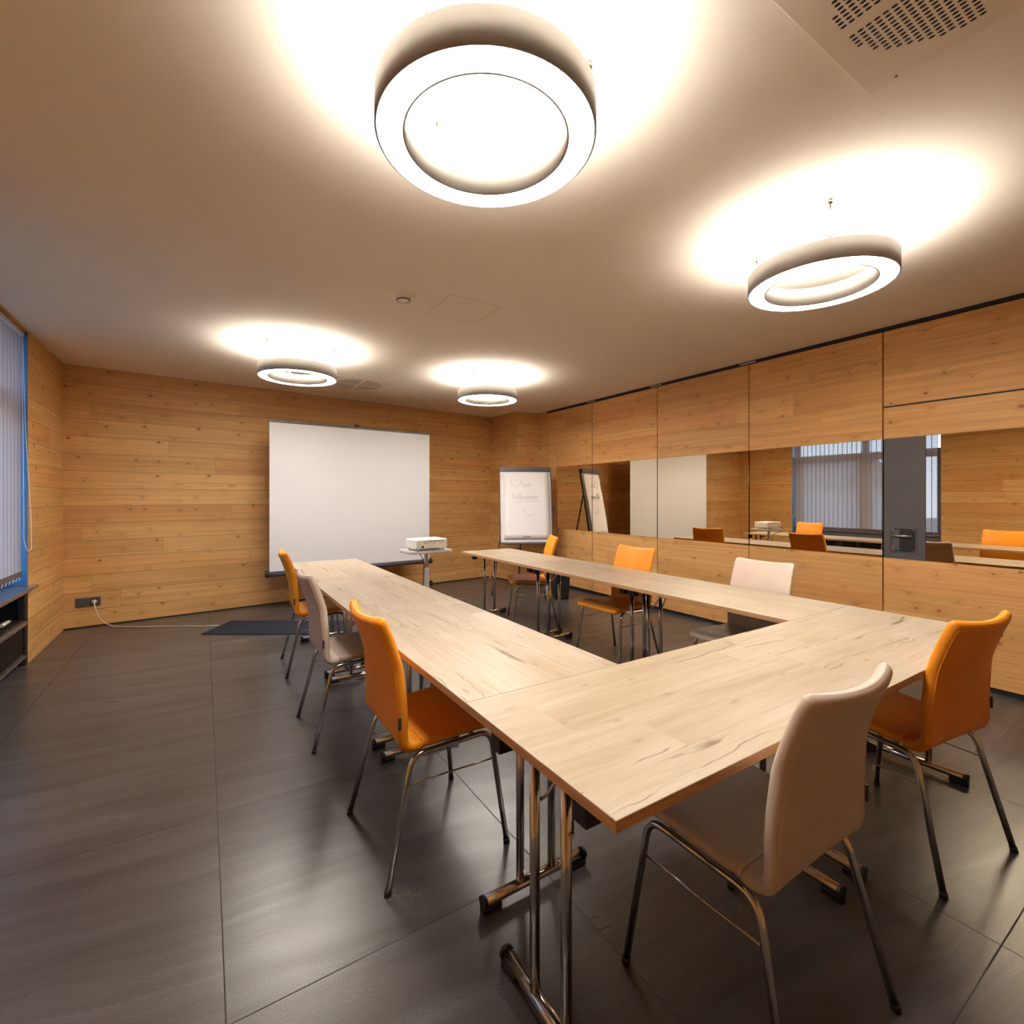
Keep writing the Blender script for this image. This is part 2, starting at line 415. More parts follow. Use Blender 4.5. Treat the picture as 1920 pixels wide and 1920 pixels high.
def thing(name, label, cat, loc=(0, 0, 0), rotz=0.0, group=None):
    o = bpy.data.objects.new(name, None); COL.objects.link(o)
    o.location = loc; o.rotation_euler = (0, 0, rotz); o.empty_display_size = 0.1
    return tag(o, label, cat, group)

def tag(o, label, cat, group=None):
    o['label'] = label; o['category'] = cat
    if group: o['group'] = group
    return o

def struct(o): o['kind'] = 'structure'; return o

def dup(root, loc, rotz, label):
    def cp(o, parent):
        c = o.copy(); COL.objects.link(c)
        if parent is not None: c.parent = parent
        for ch in list(o.children): cp(ch, c)
        return c
    r = cp(root, None); r.location = loc; r.rotation_euler = (0, 0, rotz); r['label'] = label
    return r

# ------------------------------------------------------------------ room shell
def one_box(name, lo, hi, mat, bevel=0.0, parent=None, **k):
    b = new_bm(); box(b, lo, hi, bevel, **k); return obj(name, b, mat, parent)

XL, XR, YF = -1.206, 4.575, -1.70
struct(one_box('floor', (-1.75, YF - .1, -0.12), (5.0, 7.5, 0.0), 'floor'))
struct(one_box('ceiling', (-1.75, YF - .1, CEIL), (5.0, 7.5, CEIL + .12), 'ceiling'))

def wall_seg(name, p0, p1, z0=0.014, z1=CEIL, thick=0.06, mat='spruce', uoff=0.0):
    p0 = Vector((*p0, 0)); p1 = Vector((*p1, 0)); d = p1 - p0
    b = new_bm(); box(b, (0, 0, z0), (d.length, thick, z1), org=(-uoff, 0, 0))
    struct(obj('trim_shadow_gap', (lambda q: (box(q, (0, .005, 0), (d.length, thick, z0)), q)[1])(new_bm()), 'blackgap', None, p0, math.atan2(d.y, d.x)))
    return struct(obj(name, b, mat, None, p0, math.atan2(d.y, d.x)))

BA = (XL, 6.585); BB = (4.09, 7.15)
wall_seg('wall_back', BA, BB, uoff=0.4)
wall_seg('wall_corner', BB, (4.178, 6.44), uoff=3.0)
wall_seg('wall_pillar', (4.178, 6.44), (4.55, 6.40), uoff=5.3)
wall_seg('wall_filler', (4.55, 6.40), (XR, 6.172), uoff=9.3)
W0, W1 = 3.00, 5.42       # window niche along the left wall
b = new_bm()
box(b, (XL - .06, W1, 0), (XL, 6.585, CEIL)); box(b, (XL - .06, YF, 0), (XL, W0, CEIL)); box(b, (XL - .06, W0, 2.687), (XL, W1, CEIL))
struct(obj('wall_left', b, 'spruce'))
struct(one_box('wall_front', (XL, YF - .06, 0), (XR, YF, CEIL), 'spruce'))
# niche lining and outer wall round the window
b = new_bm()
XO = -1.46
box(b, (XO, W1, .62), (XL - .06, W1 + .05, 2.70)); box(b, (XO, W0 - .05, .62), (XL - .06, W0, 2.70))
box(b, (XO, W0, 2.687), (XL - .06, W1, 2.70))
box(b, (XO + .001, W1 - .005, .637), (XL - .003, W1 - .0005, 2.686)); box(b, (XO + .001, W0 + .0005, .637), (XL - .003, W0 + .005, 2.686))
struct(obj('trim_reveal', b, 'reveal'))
struct(one_box('wall_window', (XO - .04, W0 - .05, 0), (XO, W1 + .05, 0.60), 'blackgap'))
for q_ in (W1, W0 - .05): struct(one_box('wall_niche', (XO, q_, 0), (XL - .06, q_ + .05, .62), 'blackgap'))
for q_ in (W1 - .005, W0 + .0005): struct(one_box('trim_niche', (XL - .06, q_, 0), (XL - .003, q_ + .0045, .606), 'blackgap'))

# window: frame with two casements under a transom
win = struct(thing('window_1', 'x', 'x')); del win['label']; del win['category']
def rect_frame(b, y0, y1, z0, z1, w, x0, x1):
    box(b, (x0, y0, z0), (x1, y1, z0 + w)); box(b, (x0, y0, z1 - w), (x1, y1, z1))
    box(b, (x0, y0, z0 + w), (x1, y0 + w, z1 - w)); box(b, (x0, y1 - w, z0 + w), (x1, y1, z1 - w))
b = new_bm(); rect_frame(b, W0, W1, 0.637, 2.687, 0.05, XO + .0, XO + .07)
box(b, (XO, W0 + .05, 2.11), (XO + .07, W1 - .05, 2.19)); box(b, (XO, 4.12, .687), (XO + .07, 4.22, 2.11)); box(b, (XO, 4.12, 2.19), (XO + .07, 4.22, 2.615))
obj('window_frame', b, 'frame', win)
for (y0, y1) in ((W0 + .05, 4.12), (4.22, W1 - .05)):
    b = new_bm(); rect_frame(b, y0, y1, .687, 2.11, 0.06, XO + .01, XO + .06); obj('casement', b, 'frame', win)
    b = new_bm(); box(b, (XO + .03, y0 + .06, .747), (XO + .036, y1 - .06, 2.05)); obj('pane', b, 'glass', win)
    b = new_bm(); box(b, (XO + .03, y0, 2.19), (XO + .036, y1, 2.615)); obj('pane', b, 'glass', win)
b = new_bm(); box(b, (XO + .0, W0 + .002, 0.607), (-1.152, W1 - .002, 0.635), 0.004)
box(b, (XL + .002, W1 - .01, 0.607), (-1.152, W1 + .05, 0.635), 0.004)
obj('window_sill', b, 'sill', win)

# black grille housing below the sill
t = thing('radiator_cover', 'black slatted radiator cover with open shelf below the window sill', 'radiator cover', (XL, 4.2, 0))
X1 = -0.005
for y in (W1 - 4.2 - .055, 0.0, W0 - 4.2 + .005):
    b = new_bm(); box(b, (-.05, y, 0), (X1, y + .05, .605), .002); obj('post', b, 'black', t)
b = new_bm(); box(b, (-.22, W0 - 4.2 + .06, .355), (-.012, W1 - 4.2 - .06, .375)); obj('shelf', b, 'black', t)
b = new_bm(); box(b, (-.035, W0 - 4.2 + .06, .325), (X1 + .012, W1 - 4.2 - .06, .362), .004); obj('top_rail', b, 'sill', t)
b = new_bm(); box(b, (-.035, W0 - 4.2 + .06, .065), (X1 + .008, W1 - 4.2 - .06, .085), .003)
y = W0 - 4.2 + .07
while y < W1 - 4.2 - .08:
    box(b, (-.03, y, .085), (X1 + .006, y + .012, .097)); y += .03
obj('bottom_rail', b, 'sill', t)
b = new_bm(); box(b, (-.045, W0 - 4.2 + .06, .086), (-.038, W1 - 4.2 - .06, .33))
y = W0 - 4.2 + .065
while y < W1 - 4.2 - .07:
    box(b, (-.038, y, .098), (-.014, y + .012, .326)); y += .022
obj('grille', b, 'black', t)

tag(obj('paper_strip', (lambda bb: (tube(bb, [(-1.262, 5.02, .400), (-1.258, 5.10, .403), (-1.262, 5.18, .400)], .017, 10, sx=.75, sy=.9), bb)[1])(new_bm()), 'white'),
    'small white object lying on the dark shelf below the window sill', 'small object')

# vertical blind
XB = -1.247
t = thing('vertical_blind', 'greyish beige vertical slat blind hanging in the left window', 'blind', (XB, 4.2, 0))
b = new_bm(); box(b, (-.018, W0 - 4.2 + .01, 2.645), (.022, W1 - 4.2 - .01, 2.672), .003); obj('headrail', b, 'white', t)
p = 0.0800; n = 30; y0 = W1 - 4.2 - .045 - p / 2
for i in range(n):
    yc = y0 - i * p
    if yc < W0 - 4.2 + .025: break
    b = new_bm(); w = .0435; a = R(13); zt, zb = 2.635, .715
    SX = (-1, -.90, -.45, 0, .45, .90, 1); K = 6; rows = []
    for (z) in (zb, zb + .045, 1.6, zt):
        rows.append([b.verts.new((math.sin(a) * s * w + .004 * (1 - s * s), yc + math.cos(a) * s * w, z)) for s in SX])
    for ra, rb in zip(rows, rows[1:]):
        for j in range(K): f = b.faces.new((ra[j], ra[j + 1], rb[j + 1], rb[j])); f.smooth = True; f.material_index = int(j in (0, K - 1))  # outer edge columns carry the painted overlap shade
    s = obj('slat', b, ['slat', 'overlap_shade'], t)
    b = new_bm(); box(b, (-.003 , -.040, 0), (.003, .040, .042), .001, rot=Matrix.Translation((.005, yc, .714)) @ Matrix.Rotation(-a, 4, 'Z'))
    obj('slat_weight', b, 'sill', s)
b = new_bm()
yy = y0 + .04; pts = []
for i in range(60):
    pts.append((.006 + (.006 if i % 2 else -.002), yy - i * p / 2, .712 - (.022 if i % 2 else 0)))
    if pts[-1][1] < W0 - 4.2 + .03: break
tube(b, pts, .0022, 6); obj('spacer_chain', b, 'white', t)
b = new_bm(); ye = W1 - 4.2 - .022
tube(b, fillet([(.012, ye - .018, 2.645), (.02, ye - .008, 1.7), (.025, ye - .014, .99), (.045, ye + .0, .905), (.062, ye + .030, .93), (.058, ye + .022, 1.2), (.03, ye + .006, 1.9), (.015, ye - .002, 2.645)], .06), .0026, 6)
obj('pull_cord', b, 'white', t)

# outside: ground and a neighbouring house seen faintly through the blind
gr = one_box('ground', (-60, -30, -1.2), (-2.2, 50, -1.0), 'ground'); struct(gr)
b = new_bm(); box(b, (-24, 12, -1.0), (-18, 24, 2.0)); o = obj('neighbour_house', b, 'house')
tag(o, 'pale house with a pitched roof outside, seen faintly through the blind', 'house')
b = new_bm()
vs = [b.verts.new(v) for v in ((-17.6, 11.5, 2.0), (-24.4, 11.5, 2.0), (-21, 11.5, 3.6), (-17.6, 24.5, 2.0), (-24.4, 24.5, 2.0), (-21, 24.5, 3.6))]
for f in ((0, 1, 2), (3, 5, 4), (0, 2, 5, 3), (1, 4, 5, 2), (0, 3, 4, 1)): b.faces.new([vs[i] for i in f])
obj('roof', b, 'tile', o)

# ------------------------------------------------------------------ right wall: partition of movable panels
struct(one_box('wall_right', (XR + .05, YF, 0), (XR + .11, 6.172, CEIL), 'blackgap'))
struct(one_box('trim_track', (XR - .004, YF, CEIL - .03), (XR + .05, 6.172, CEIL), 'blackgap'))
b = new_bm()
for yv in (5.124, 3.972, 2.814):
    box(b, (XR - .008, yv - .07, CEIL - .024), (XR + .0, yv + .10, CEIL - .010), .002)
struct(obj('trim_track_plate', b, 'steel'))
MZ0, MZ1 = 0.868, 1.812
joints = [6.170, 5.124, 3.972, 2.814, 1.686, 0.550, -0.590, YF]
plabels = ['narrow wooden wall panel beside the flipchart, its mirror starting short of its left edge',
 'wooden wall panel whose mirror shows the right-hand half of the flipchart reflection',
 'wooden wall panel whose mirror shows most of the reflected white screen',
 'wooden wall panel whose mirror shows the reflected window, left of the door handle',
 'wooden door panel with grey strip and recessed handle beside the mirror',
 'wooden wall panel next to the door panel, farther toward the camera',
 'last wooden wall panel of the partition, behind the camera']
for i, (ya, yb) in enumerate(zip(joints, joints[1:])):
    L = ya - yb; g = .0048
    t = thing('partition_panel', plabels[i], 'wall panel', (XR, ya, 0), 0.0, 'movable wooden partition panels')
    def seg_box(nm, y0, y1, z0, z1, mat, x0=0.0, x1=.05, bev=.0008, uo=0.0):
        b = new_bm(); box(b, (x0, -y1, z0), (x1, -y0, z1), bev, 1, org=(0, 0, 0) if not uo else (0, uo, 0)); return obj(nm, b, mat, t)
    uo = 3.7 * (i + 1)
    zt = CEIL - .034
    if i == 4:
        seg_box('upper_board', g, L - g, 2.070, zt, 'panel', uo=uo)
        seg_box('gap_strip', g, L - g, 2.058, 2.070, 'blackgap', .006, .05)
        seg_box('middle_board', g, L - g, MZ1, 2.058, 'panel', uo=uo + 1.3)
        seg_box('grey_strip', g, .270, MZ0, MZ1, 'darkgrey', .001)
        seg_box('mirror', .271, L - g, MZ0, MZ1, 'mirror', .002)
    else:
        seg_box('upper_board', g, L - g, MZ1, zt, 'panel', uo=uo)
        m0 = .231 if i == 0 else g
        if i == 0: seg_box('side_board', g, m0, MZ0, MZ1, 'panel', uo=uo + 2.1)
        seg_box('mirror', m0, L - g, MZ0, MZ1, 'mirror', .002)
    seg_box('lower_board', g, L - g, .040, MZ0, 'panel', uo=uo + 5.1)
    seg_box('plinth', g, L - g, 0.0, .040, 'blackgap', .012)
    if i == 4:
        hy = -(.133); hz = 1.016
        b = new_bm(); box(b, (-.004, hy - .088, hz - .098), (.0008, hy + .088, hz + .098), .014, 3); h = obj('handle_plate', b, 'darkgrey', t)
        b = new_bm(); box(b, (-.0052, hy - .078, hz - .088), (-.0036, hy + .078, hz + .088), .002, 2); obj('recess', b, 'black', h)
        b = new_bm(); box(b, (-.0065, hy + .052 - .03, hz - .080), (-.0050, hy + .074, hz + .080), .001); obj('lock_plate', b, 'darkgrey', h)
        b = new_bm(); tube(b, [(-.022, hy + .066, hz + .033), (-.022, hy - .060, hz + .033)], .0085, 10)
        tube(b, [(-.005, hy + .058, hz + .033), (-.022, hy + .058, hz + .033)], .007, 8); obj('lever', b, 'steel', h)
        for (a_, c_) in ((.066, .082), (-.068, .078), (-.068, -.078), (.066, -.078), (.064, -.052), (.064, -.064)):
            b = new_bm(); tube(b, [(-.0050, hy + a_, hz + c_), (-.0092, hy + a_, hz + c_)], .0045, 8); obj('screw', b, 'steel', h)

# ------------------------------------------------------------------ ceiling fittings
def cassette(c, label):
    t = thing('ventilation_grille', label, 'ceiling vent', (c[0], c[1], CEIL), 0, 'perforated ceiling vents')
    b = new_bm(); h = .322
    box(b, (-h, -h, -.010), (h, h, -.0005), .002); obj('perforated_plate', b, 'cassette', t)
    for s in (-1, 1):
        for q in (-1, 1):
            b = new_bm(); tube(b, [(s * (h - .026), q * .242, -.009), (s * (h - .026), q * .242, -.0120)], .0045, 10); obj('screw', b, 'bronze', t)
cassette((1.565, .408), 'square perforated ceiling vent near the camera, at the top edge of the photo')
cassette((1.555, 5.88), 'square perforated ceiling vent near the back wall, above the projection screen')

t = thing('smoke_detector', 'small round cream smoke detector flush in the ceiling', 'smoke detector', (1.132, 3.15, CEIL))
b = new_bm(); lathe(b, [(0.0, -.012), (.060, -.012), (.085, -.008), (.092, -.0005)], 40); obj('flange', b, 'ivory', t)
b = new_bm(); lathe(b, [(0.0, -.034), (.030, -.033), (.040, -.028), (.050, -.012)], 32); s_ = obj('sensor_head', b, 'ivory', t)
b = new_bm(); lathe(b, [(.0405, -.0285), (.0450, -.0290), (.0465, -.0240), (.043, -.022)], 32, closed=True); obj('slot', b, 'port', s_)
# ceiling joints
def ceil_line(b, p, q, w=.004):
    p = Vector((*p, 0)); q = Vector((*q, 0)); d = (q - p).normalized(); n = Vector((-d.y, d.x, 0)) * w / 2
    vs = [b.verts.new(v + Vector((0, 0, CEIL - .0008))) for v in (p - n, q - n, q + n, p + n)]
    f = b.faces.new(vs)
b = new_bm()
hx0, hx1, hy0, hy1 = 1.382, 1.780, 2.95, 3.336
for p, q in (((hx0, hy0), (hx1, hy0)), ((hx1, hy0), (hx1, hy1)), ((hx1, hy1), (hx0, hy1)), ((hx0, hy1), (hx0, hy0))): ceil_line(b, p, q, .0035)
tag(obj('ceiling_hatch', b, 'groove'), 'square access hatch outlined in the ceiling beside the smoke detector', 'ceiling hatch')
b = new_bm(); ceil_line(b, (3.12, 5.6), (3.12, 7.02), .010); ceil_line(b, (3.12, 5.6), (4.57, 5.6), .005); ceil_line(b, (3.86, 5.6), (3.86, 7.08), .005)
struct(obj('trim_ceiling_joint', b, 'groove'))

# ------------------------------------------------------------------ ring lamps
def ring_lamp(c, label, ang):
    zb = 2.426; h = .096; zt = zb + h; Ro, Ri = .330, .245
    t = thing('ring_lamp', label, 'pendant lamp', (c[0], c[1], zb), 0, 'round ring pendant lamps')
    b = new_bm(); lathe(b, [(Ro - .005, .0), (Ro, .003), (Ro, h), (Ro - .006, h), (Ro - .006, .0)], 96, closed=True); obj('outer_housing', b, 'lampgrey', t)
    b = new_bm(); lathe(b, [(Ri, .0), (Ri + .006, .0), (Ri + .006, h), (Ri, h)], 96, closed=True); obj('inner_housing', b, 'lampin', t)
    b = new_bm(); lathe(b, [(Ri + .006, .004), (Ro - .006, .004)], 96); obj('diffuser', b, 'down', t, recalc=False)
    b = new_bm(); lathe(b, [(Ri + .03, h - .012), (Ro - .03, h - .012)], 96); obj('uplight', b, 'up', t, recalc=False)
    b = new_bm(); lathe(b, [(Ri + .006, h - .020), (Ro - .006, h - .020)], 96); obj('gear_tray', b, 'lampin', t, recalc=False)
    rm = Ro - .012
    for k in range(3):
        a = ang + k * 2 * PI / 3; x, y = rm * math.cos(a), rm * math.sin(a)
        b = new_bm(); tube(b, [(x, y, h - .015), (x, y, CEIL - zb - .03)], .0012, 6); w = obj('suspension_wire', b, 'steel', t)
        b = new_bm()
        tube(b, [(x, y, CEIL - zb - .042), (x, y, CEIL - zb - .020), (x, y, CEIL - zb - .018), (x, y, CEIL - zb)], [.0045, .0060, .011, .011], 12)
        obj('ceiling_anchor', b, 'bronze', w)
        b = new_bm(); tube(b, [(x, y, h - .010), (x, y, h + .016)], .0045, 8)
        obj('wire_gripper', b, 'bronze', w)
    a = ang + .06; x, y = (rm - .03) * math.cos(a), (rm - .03) * math.sin(a)
    b = new_bm(); tube(b, [(x, y, h - .02), (x * 1.01, y, h + .05), (x * .99, y, h + .12), (x, y, CEIL - zb - .006), (x, y, CEIL - zb)], .0035, 8)
    obj('power_cord', b, 'white', t)
    b = new_bm(); a2 = ang + 2.3
    tube(b, fillet([((Ri + .01) * math.cos(a2), (Ri + .01) * math.sin(a2), h - .01), ((Ri - .03) * math.cos(a2 + .1), (Ri - .03) * math.sin(a2 + .1), h + .012), ((Ri - .05) * math.cos(a2 + .25), (Ri - .05) * math.sin(a2 + .25), h + .035)], .03), .002, 6)
    obj('wire_end', b, 'white', t)
A0 = R(92)
ring_lamp((.727, 1.291), 'largest-looking ring pendant lamp, nearest the camera above the left table arm', R(93))
ring_lamp((2.666, 1.26), 'ring pendant lamp above the near right corner of the tables', R(93))
ring_lamp((.719, 4.76), 'ring pendant lamp to the left of the far ceiling vent', R(93))
ring_lamp((2.675, 4.73), 'smallest-looking ring pendant lamp, far back near the flipchart corner', R(93))

# ------------------------------------------------------------------ tables
TL, TW, TT = 1.213, .627, .735
def make_table(name_label):
    t = thing('folding_table', name_label, 'table', (0, 0, 0), 0, 'folding conference tables set in a U shape')
    b = new_bm()
    fs = box(b, (-TL / 2, -TW / 2, TT - .026), (TL / 2, TW / 2, TT), .0015, 1)
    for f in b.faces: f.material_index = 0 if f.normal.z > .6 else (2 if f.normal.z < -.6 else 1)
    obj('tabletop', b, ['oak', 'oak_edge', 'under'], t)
    for s in (-1, 1):
        x = s * (TL / 2 - .078)
        b = new_bm(); tube(b, [(x, -.208, .036), (x, .208, .036)], .0165, 16, sx=.95, sy=1.15)
        leg = obj('foot_bar', b, 'chrome', t)
        for q in (-1, 1):
            b = new_bm(); tube(b, [(x, q * .203, .035), (x, q * .214, .035)], .0190, 16, sx=.98, sy=1.15)
            box(b, (x - .017, q * .180 - .034, 0.0), (x + .017, q * .180 + .034, .024), .004); obj('end_cap', b, 'plastic', leg)
            b = new_bm(); tube(b, [(x, q * .066, .045), (x, q * .066, TT - .027)], .0138, 16); obj('post', b, 'chrome', t)
            xi = x - s * .002; zz = .545
            b = new_bm(); tube(b, fillet([(x, q * .090, zz), (x - s * .016, q * .070, zz - .004), (x - s * .030, q * .055, zz + .012), (x - s * .125, q * .010, TT - .034), (x - s * .17, q * .010, TT - .034)], .014, 4), .0048, 8)
            obj('brace', b, 'chrome', t)
            b = new_bm(); xb = x + s * .032; box(b, (xb - .024, q * .178 - .024, TT - .092), (xb + .024, q * .178 + .024, TT - .027), .003); obj('spacer_block', b, 'plastic', t)
        b = new_bm(); box(b, (x - .012, -.150, TT - .042), (x + .012, .150, TT - .0265)); obj('top_rail', b, 'plastic', t)
    return t
xl = .660 + TW / 2; xr = 3.09 - TW / 2; yf = .672 + TW / 2
ys = [1.300 + TL * (k + .5) for k in range(3)]
front_l = 'oak table across the front, left one, its corner nearest the camera'
T0 = make_table(front_l); T0.location = (.660 + TL / 2, yf, 0)
dup(T0, (.660 + TL * 1.5 + .001, yf, 0), 0, 'oak table across the front, right one, with the turned orange chair at it')
for k, lab in enumerate(('oak table in the left arm, the one butting against the front table', 'oak table in the middle of the left arm of the U', 'oak table at the far end of the left arm, in front of the screen')):
    dup(T0, (xl, ys[k] + .001 * (k + 1), 0), R(90), lab)
for k, lab in enumerate(('oak table in the right arm, beside the beige chair by the wall', 'oak table in the middle of the right arm of the U', 'oak table at the far end of the right arm, nearest the flipchart')):
    dup(T0, (xr, ys[k] + .001 * (k + 1), 0), R(-90), lab)

# ------------------------------------------------------------------ chairs
def catmull(pts, n):
    out = []
    P = [Vector(p) for p in pts]; P = [P[0] * 2 - P[1]] + P + [P[-1] * 2 - P[-2]]
    for i in range(1, len(P) - 2):
        for k in range(n):
            t = k / n; a, b_, c, d = P[i - 1], P[i], P[i + 1], P[i + 2]
            out.append(.5 * ((2 * b_) + (c - a) * t + (2 * a - 5 * b_ + 4 * c - d) * t * t + (3 * b_ - a - 3 * c + d) * t ** 3))
    out.append(P[-2]); return out

# shell centre line: (forward, z, half width, half thickness, concavity)
SEAT = [(.252, .437), (.225, .455), (.15, .463), (.05, .459), (-.04, .453), (-.095, .453)]
BACK = [(-.095, .453), (-.138, .457), (-.163, .487), (-.175, .57), (-.189, .65), (-.211, .75), (-.240, .84), (-.271, .914)]
def shell(path, wfun, tfun, cfun, end0, end1, nseg=22):
    b = new_bm(); n = len(path); rings = []
    d = [0.0]
    for i in range(1, n): d.append(d[-1] + (path[i] - path[i - 1]).length)
    Ltot = d[-1]
    for i, p in enumerate(path):
        tg = (path[min(i + 1, n - 1)] - path[max(i - 1, 0)]).normalized()
        nr = Vector((0, tg.z, -tg.y))  # normal in the y-z plane
        s = d[i] / Ltot; w = wfun(s); h = tfun(s); c = cfun(s)
        for dist, kind in ((d[i], end0), (Ltot - d[i], end1)):
            if kind == 'round':
                re = .022 if end0 is None else .035
                if dist < re: w -= re * .9 * (1 - math.sqrt(max(0, 1 - (1 - dist / re) ** 2)))
                if dist < h * 1.2: h *= math.sqrt(max(.03, 1 - (1 - dist / (h * 1.2)) ** 2))
        ring = []
        K = nseg
        for side in (1, -1):
            for k in range(K + 1):
                x = -1 + 2 * k / K; x *= side
                xx = math.copysign(1 - (1 - abs(x)) ** 2.3, x)
                prof = max(0.0, 1 - abs(xx) ** 34) ** .5
                prof = max(prof, 0.0)
                ring.append(p + Vector((xx * w, 0, 0)) + nr * (side * h * prof + c * (xx * xx)))
        # remove duplicates at rims
        rings.append([b.verts.new(v) for v in ring])
    N = len(rings[0])
    for a, c_ in zip(rings, rings[1:]):
        for k in range(N): f = b.faces.new((a[k], a[(k + 1) % N], c_[(k + 1) % N], c_[k])); f.smooth = True
    for rg in (rings[0], rings[-1]):
        K = nseg
        for k in range(K):
            f = b.faces.new((rg[k], rg[k + 1], rg[N - 2 - k], rg[N - 1 - k])); f.smooth = True
    bmesh.ops.remove_doubles(b, verts=b.verts, dist=1e-5)
    return b

def make_chair(label, mat, seam):
    t = thing('conference_chair', label, 'chair', (0, 0, 0), 0, 'upholstered conference chairs around the tables')
    sp = catmull([(0, f, z) for f, z in SEAT], 6); bp = catmull([(0, f, z) for f, z in BACK], 6)
    dense = [sp[0] + (sp[1] - sp[0]) * q for q in (0, .12, .3, .55)] ; sp = dense + sp[1:]
    bd = [bp[-1] + (bp[-2] - bp[-1]) * q for q in (.8, .6, .45, .3, .18, .08, .03, 0)]; bp = bp[:-1] + bd
    b = shell(sp, lambda s: .228 - .014 * s, lambda s: .017, lambda s: .004, 'round', None); obj('seat', b, mat, t)
    b = shell(bp, lambda s: .214 + .010 * math.sin(min(1, s * 1.6) * PI) - .013 * s, lambda s: .018, lambda s: -.004 + .036 * min(1, max(0, (s - .12) / .5)) , None, 'round')
    back = obj('backrest', b, mat, t)
    # stitched seam round the rear face
    n = len(bp); d = [0.0]
    for i in range(1, n): d.append(d[-1] + (bp[i] - bp[i - 1]).length)
    def pt(i, x):
        s = d[i] / d[-1]; tg = (bp[min(i + 1, n - 1)] - bp[max(i - 1, 0)]).normalized(); nr = Vector((0, tg.z, -tg.y))
        w = .214 + .010 * math.sin(min(1, s * 1.6) * PI) - .013 * s; c = -.004 + .036 * min(1, max(0, (s - .12) / .5))
        return bp[i] + Vector((x * w, 0, 0)) + nr * (c * x * x - .0172 * (1 if s < 2 else 0))
    # nr points to the front (+y) for an upward tangent with this sign; rear face is on the opposite side
    top = max(i for i in range(n) if d[-1] - d[i] > .020)
    path = [pt(i, -.935) for i in range(3, top)] + [pt(top, -.93 + 1.86 * k / 16) for k in range(17)] + [pt(i, .935) for i in range(top - 1, 2, -1)]
    SIDE = []
    b = new_bm(); tube(b, path, .0016, 6); obj('seam', b, seam, back)
    i0 = min(range(n), key=lambda i: abs(bp[i].z - .56)); q = pt(i0, .985)
    b = new_bm(); box(b, (q.x - .001, q.y - .006, q.z - .022), (q.x + .007, q.y + .003, q.z + .022), .0005); obj('fabric_tag', b, 'tag', back)
    # chrome side frames
    fr = None
    for s in (-1, 1):
        pth = fillet([(s * .252, .237, .006), (s * .214, .185, .436), (s * .208, -.135, .424), (s * .252, -.237, .006)], .055, 8)
        b = new_bm(); tube(b, pth, .0105, 12); fr = obj('side_frame', b, 'chrome', t)
        zr = .330; k = zr / .43
        b = new_bm(); tube(b, [(s * (.252 - .038 * k), .237 - .052 * k, zr), (s * (.252 - .044 * k), -.237 + .102 * k, zr)], .0035, 8); obj('stretcher', b, 'chrome', t)
        for y, sg in ((.237, 1), (-.237, -1)):
            b = new_bm(); tube(b, [(s * .2525, y + sg * .0007, 0.0), (s * .251, y - sg * .002, .018)], .0125, 12); obj('foot_cap', b, 'plastic', fr)
    for y, z in ((.12, .432), (-.095, .424)):
        b = new_bm(); tube(b, fillet([(-.210, y, z - .002), (-.16, y, z - .008), (.16, y, z - .008), (.210, y, z - .002)], .03), .009, 10); obj('crossbar', b, 'chrome', t)
    return t

CO = make_chair('orange chair at the left side, nearest the camera, seat pushed under the oak table', 'orange', 'orange_seam')
CO.location = (.762, 1.867, 0); CO.rotation_euler = (0, 0, R(-90))
dup(CO, (.772, 4.197, 0), R(-93.3), 'orange chair at the left side, farthest from the camera, in front of the screen')
dup(CO, (2.385, .805, 0), R(-7.4), 'orange chair seen from behind at the front right, beside the beige one')
dup(CO, (2.930, 2.970, 0), R(92.0), 'orange chair facing us in the middle of the row along the mirror wall')
dup(CO, (3.020, 4.352, 0), R(63.6), 'orange chair turned askew in the far corner near the flipchart')
CB = make_chair('beige chair at the left side between the two orange ones', 'beige', 'beige_seam')
CB.location = (.726, 2.972, 0); CB.rotation_euler = (0, 0, R(-90))
dup(CB, (1.286, .776, 0), R(0), 'large beige chair seen from behind in the foreground at the front table')
dup(CB, (2.945, 1.850, 0), R(90), 'pale beige chair facing us beside the mirror wall')

# ------------------------------------------------------------------ projection screen on tripod
P1 = Vector((.623, 6.152, 0)); P2 = Vector((2.634, 6.287, 0)); d = P2 - P1; W = d.length
t = thing('projection_screen', 'large white pull-up projection screen standing before the back wall', 'projection screen', (P1 + P2) / 2, math.atan2(d.y, d.x))
h = W / 2; z0, z1 = .480, 2.213
b = new_bm(); box(b, (-h + .004, -.002, z0), (h - .004, .001, z1)); obj('screen_fabric', b, 'screen', t)
b = new_bm(); box(b, (-h - .01, -.010, z1 - .004), (h + .012, .012, z1 + .020), .004); obj('top_bar', b, 'boardgrey', t)
b = new_bm(); tube(b, [(-h - .03, .012, z0 - .012), (h + .015, .012, z0 - .012)], .034, 20, sx=1.0, sy=.9); hs = obj('roll_housing', b, 'boardgrey', t)
for s in (-1, 1):
    b = new_bm(); x = s * (h + .02) - .005; tube(b, [(x - .012, .012, z0 - .012), (x + .02, .012, z0 - .012)], .040, 18); obj('end_cap', b, 'plastic', hs)
b = new_bm(); tube(b, [(0, .055, .30), (0, .055, z1 + .05)], .014, 12); obj('pole', b, 'plastic', t)
b = new_bm(); tube(b, fillet([(0, .055, z1 + .045), (0, .02, z1 + .055), (0, -.012, z1 + .045), (0, -.014, z1 + .008)], .02), .007, 8); box(b, (-.035, -.016, z1 + .030), (.035, .0, z1 + .046), .003); obj('hook', b, 'plastic', t)
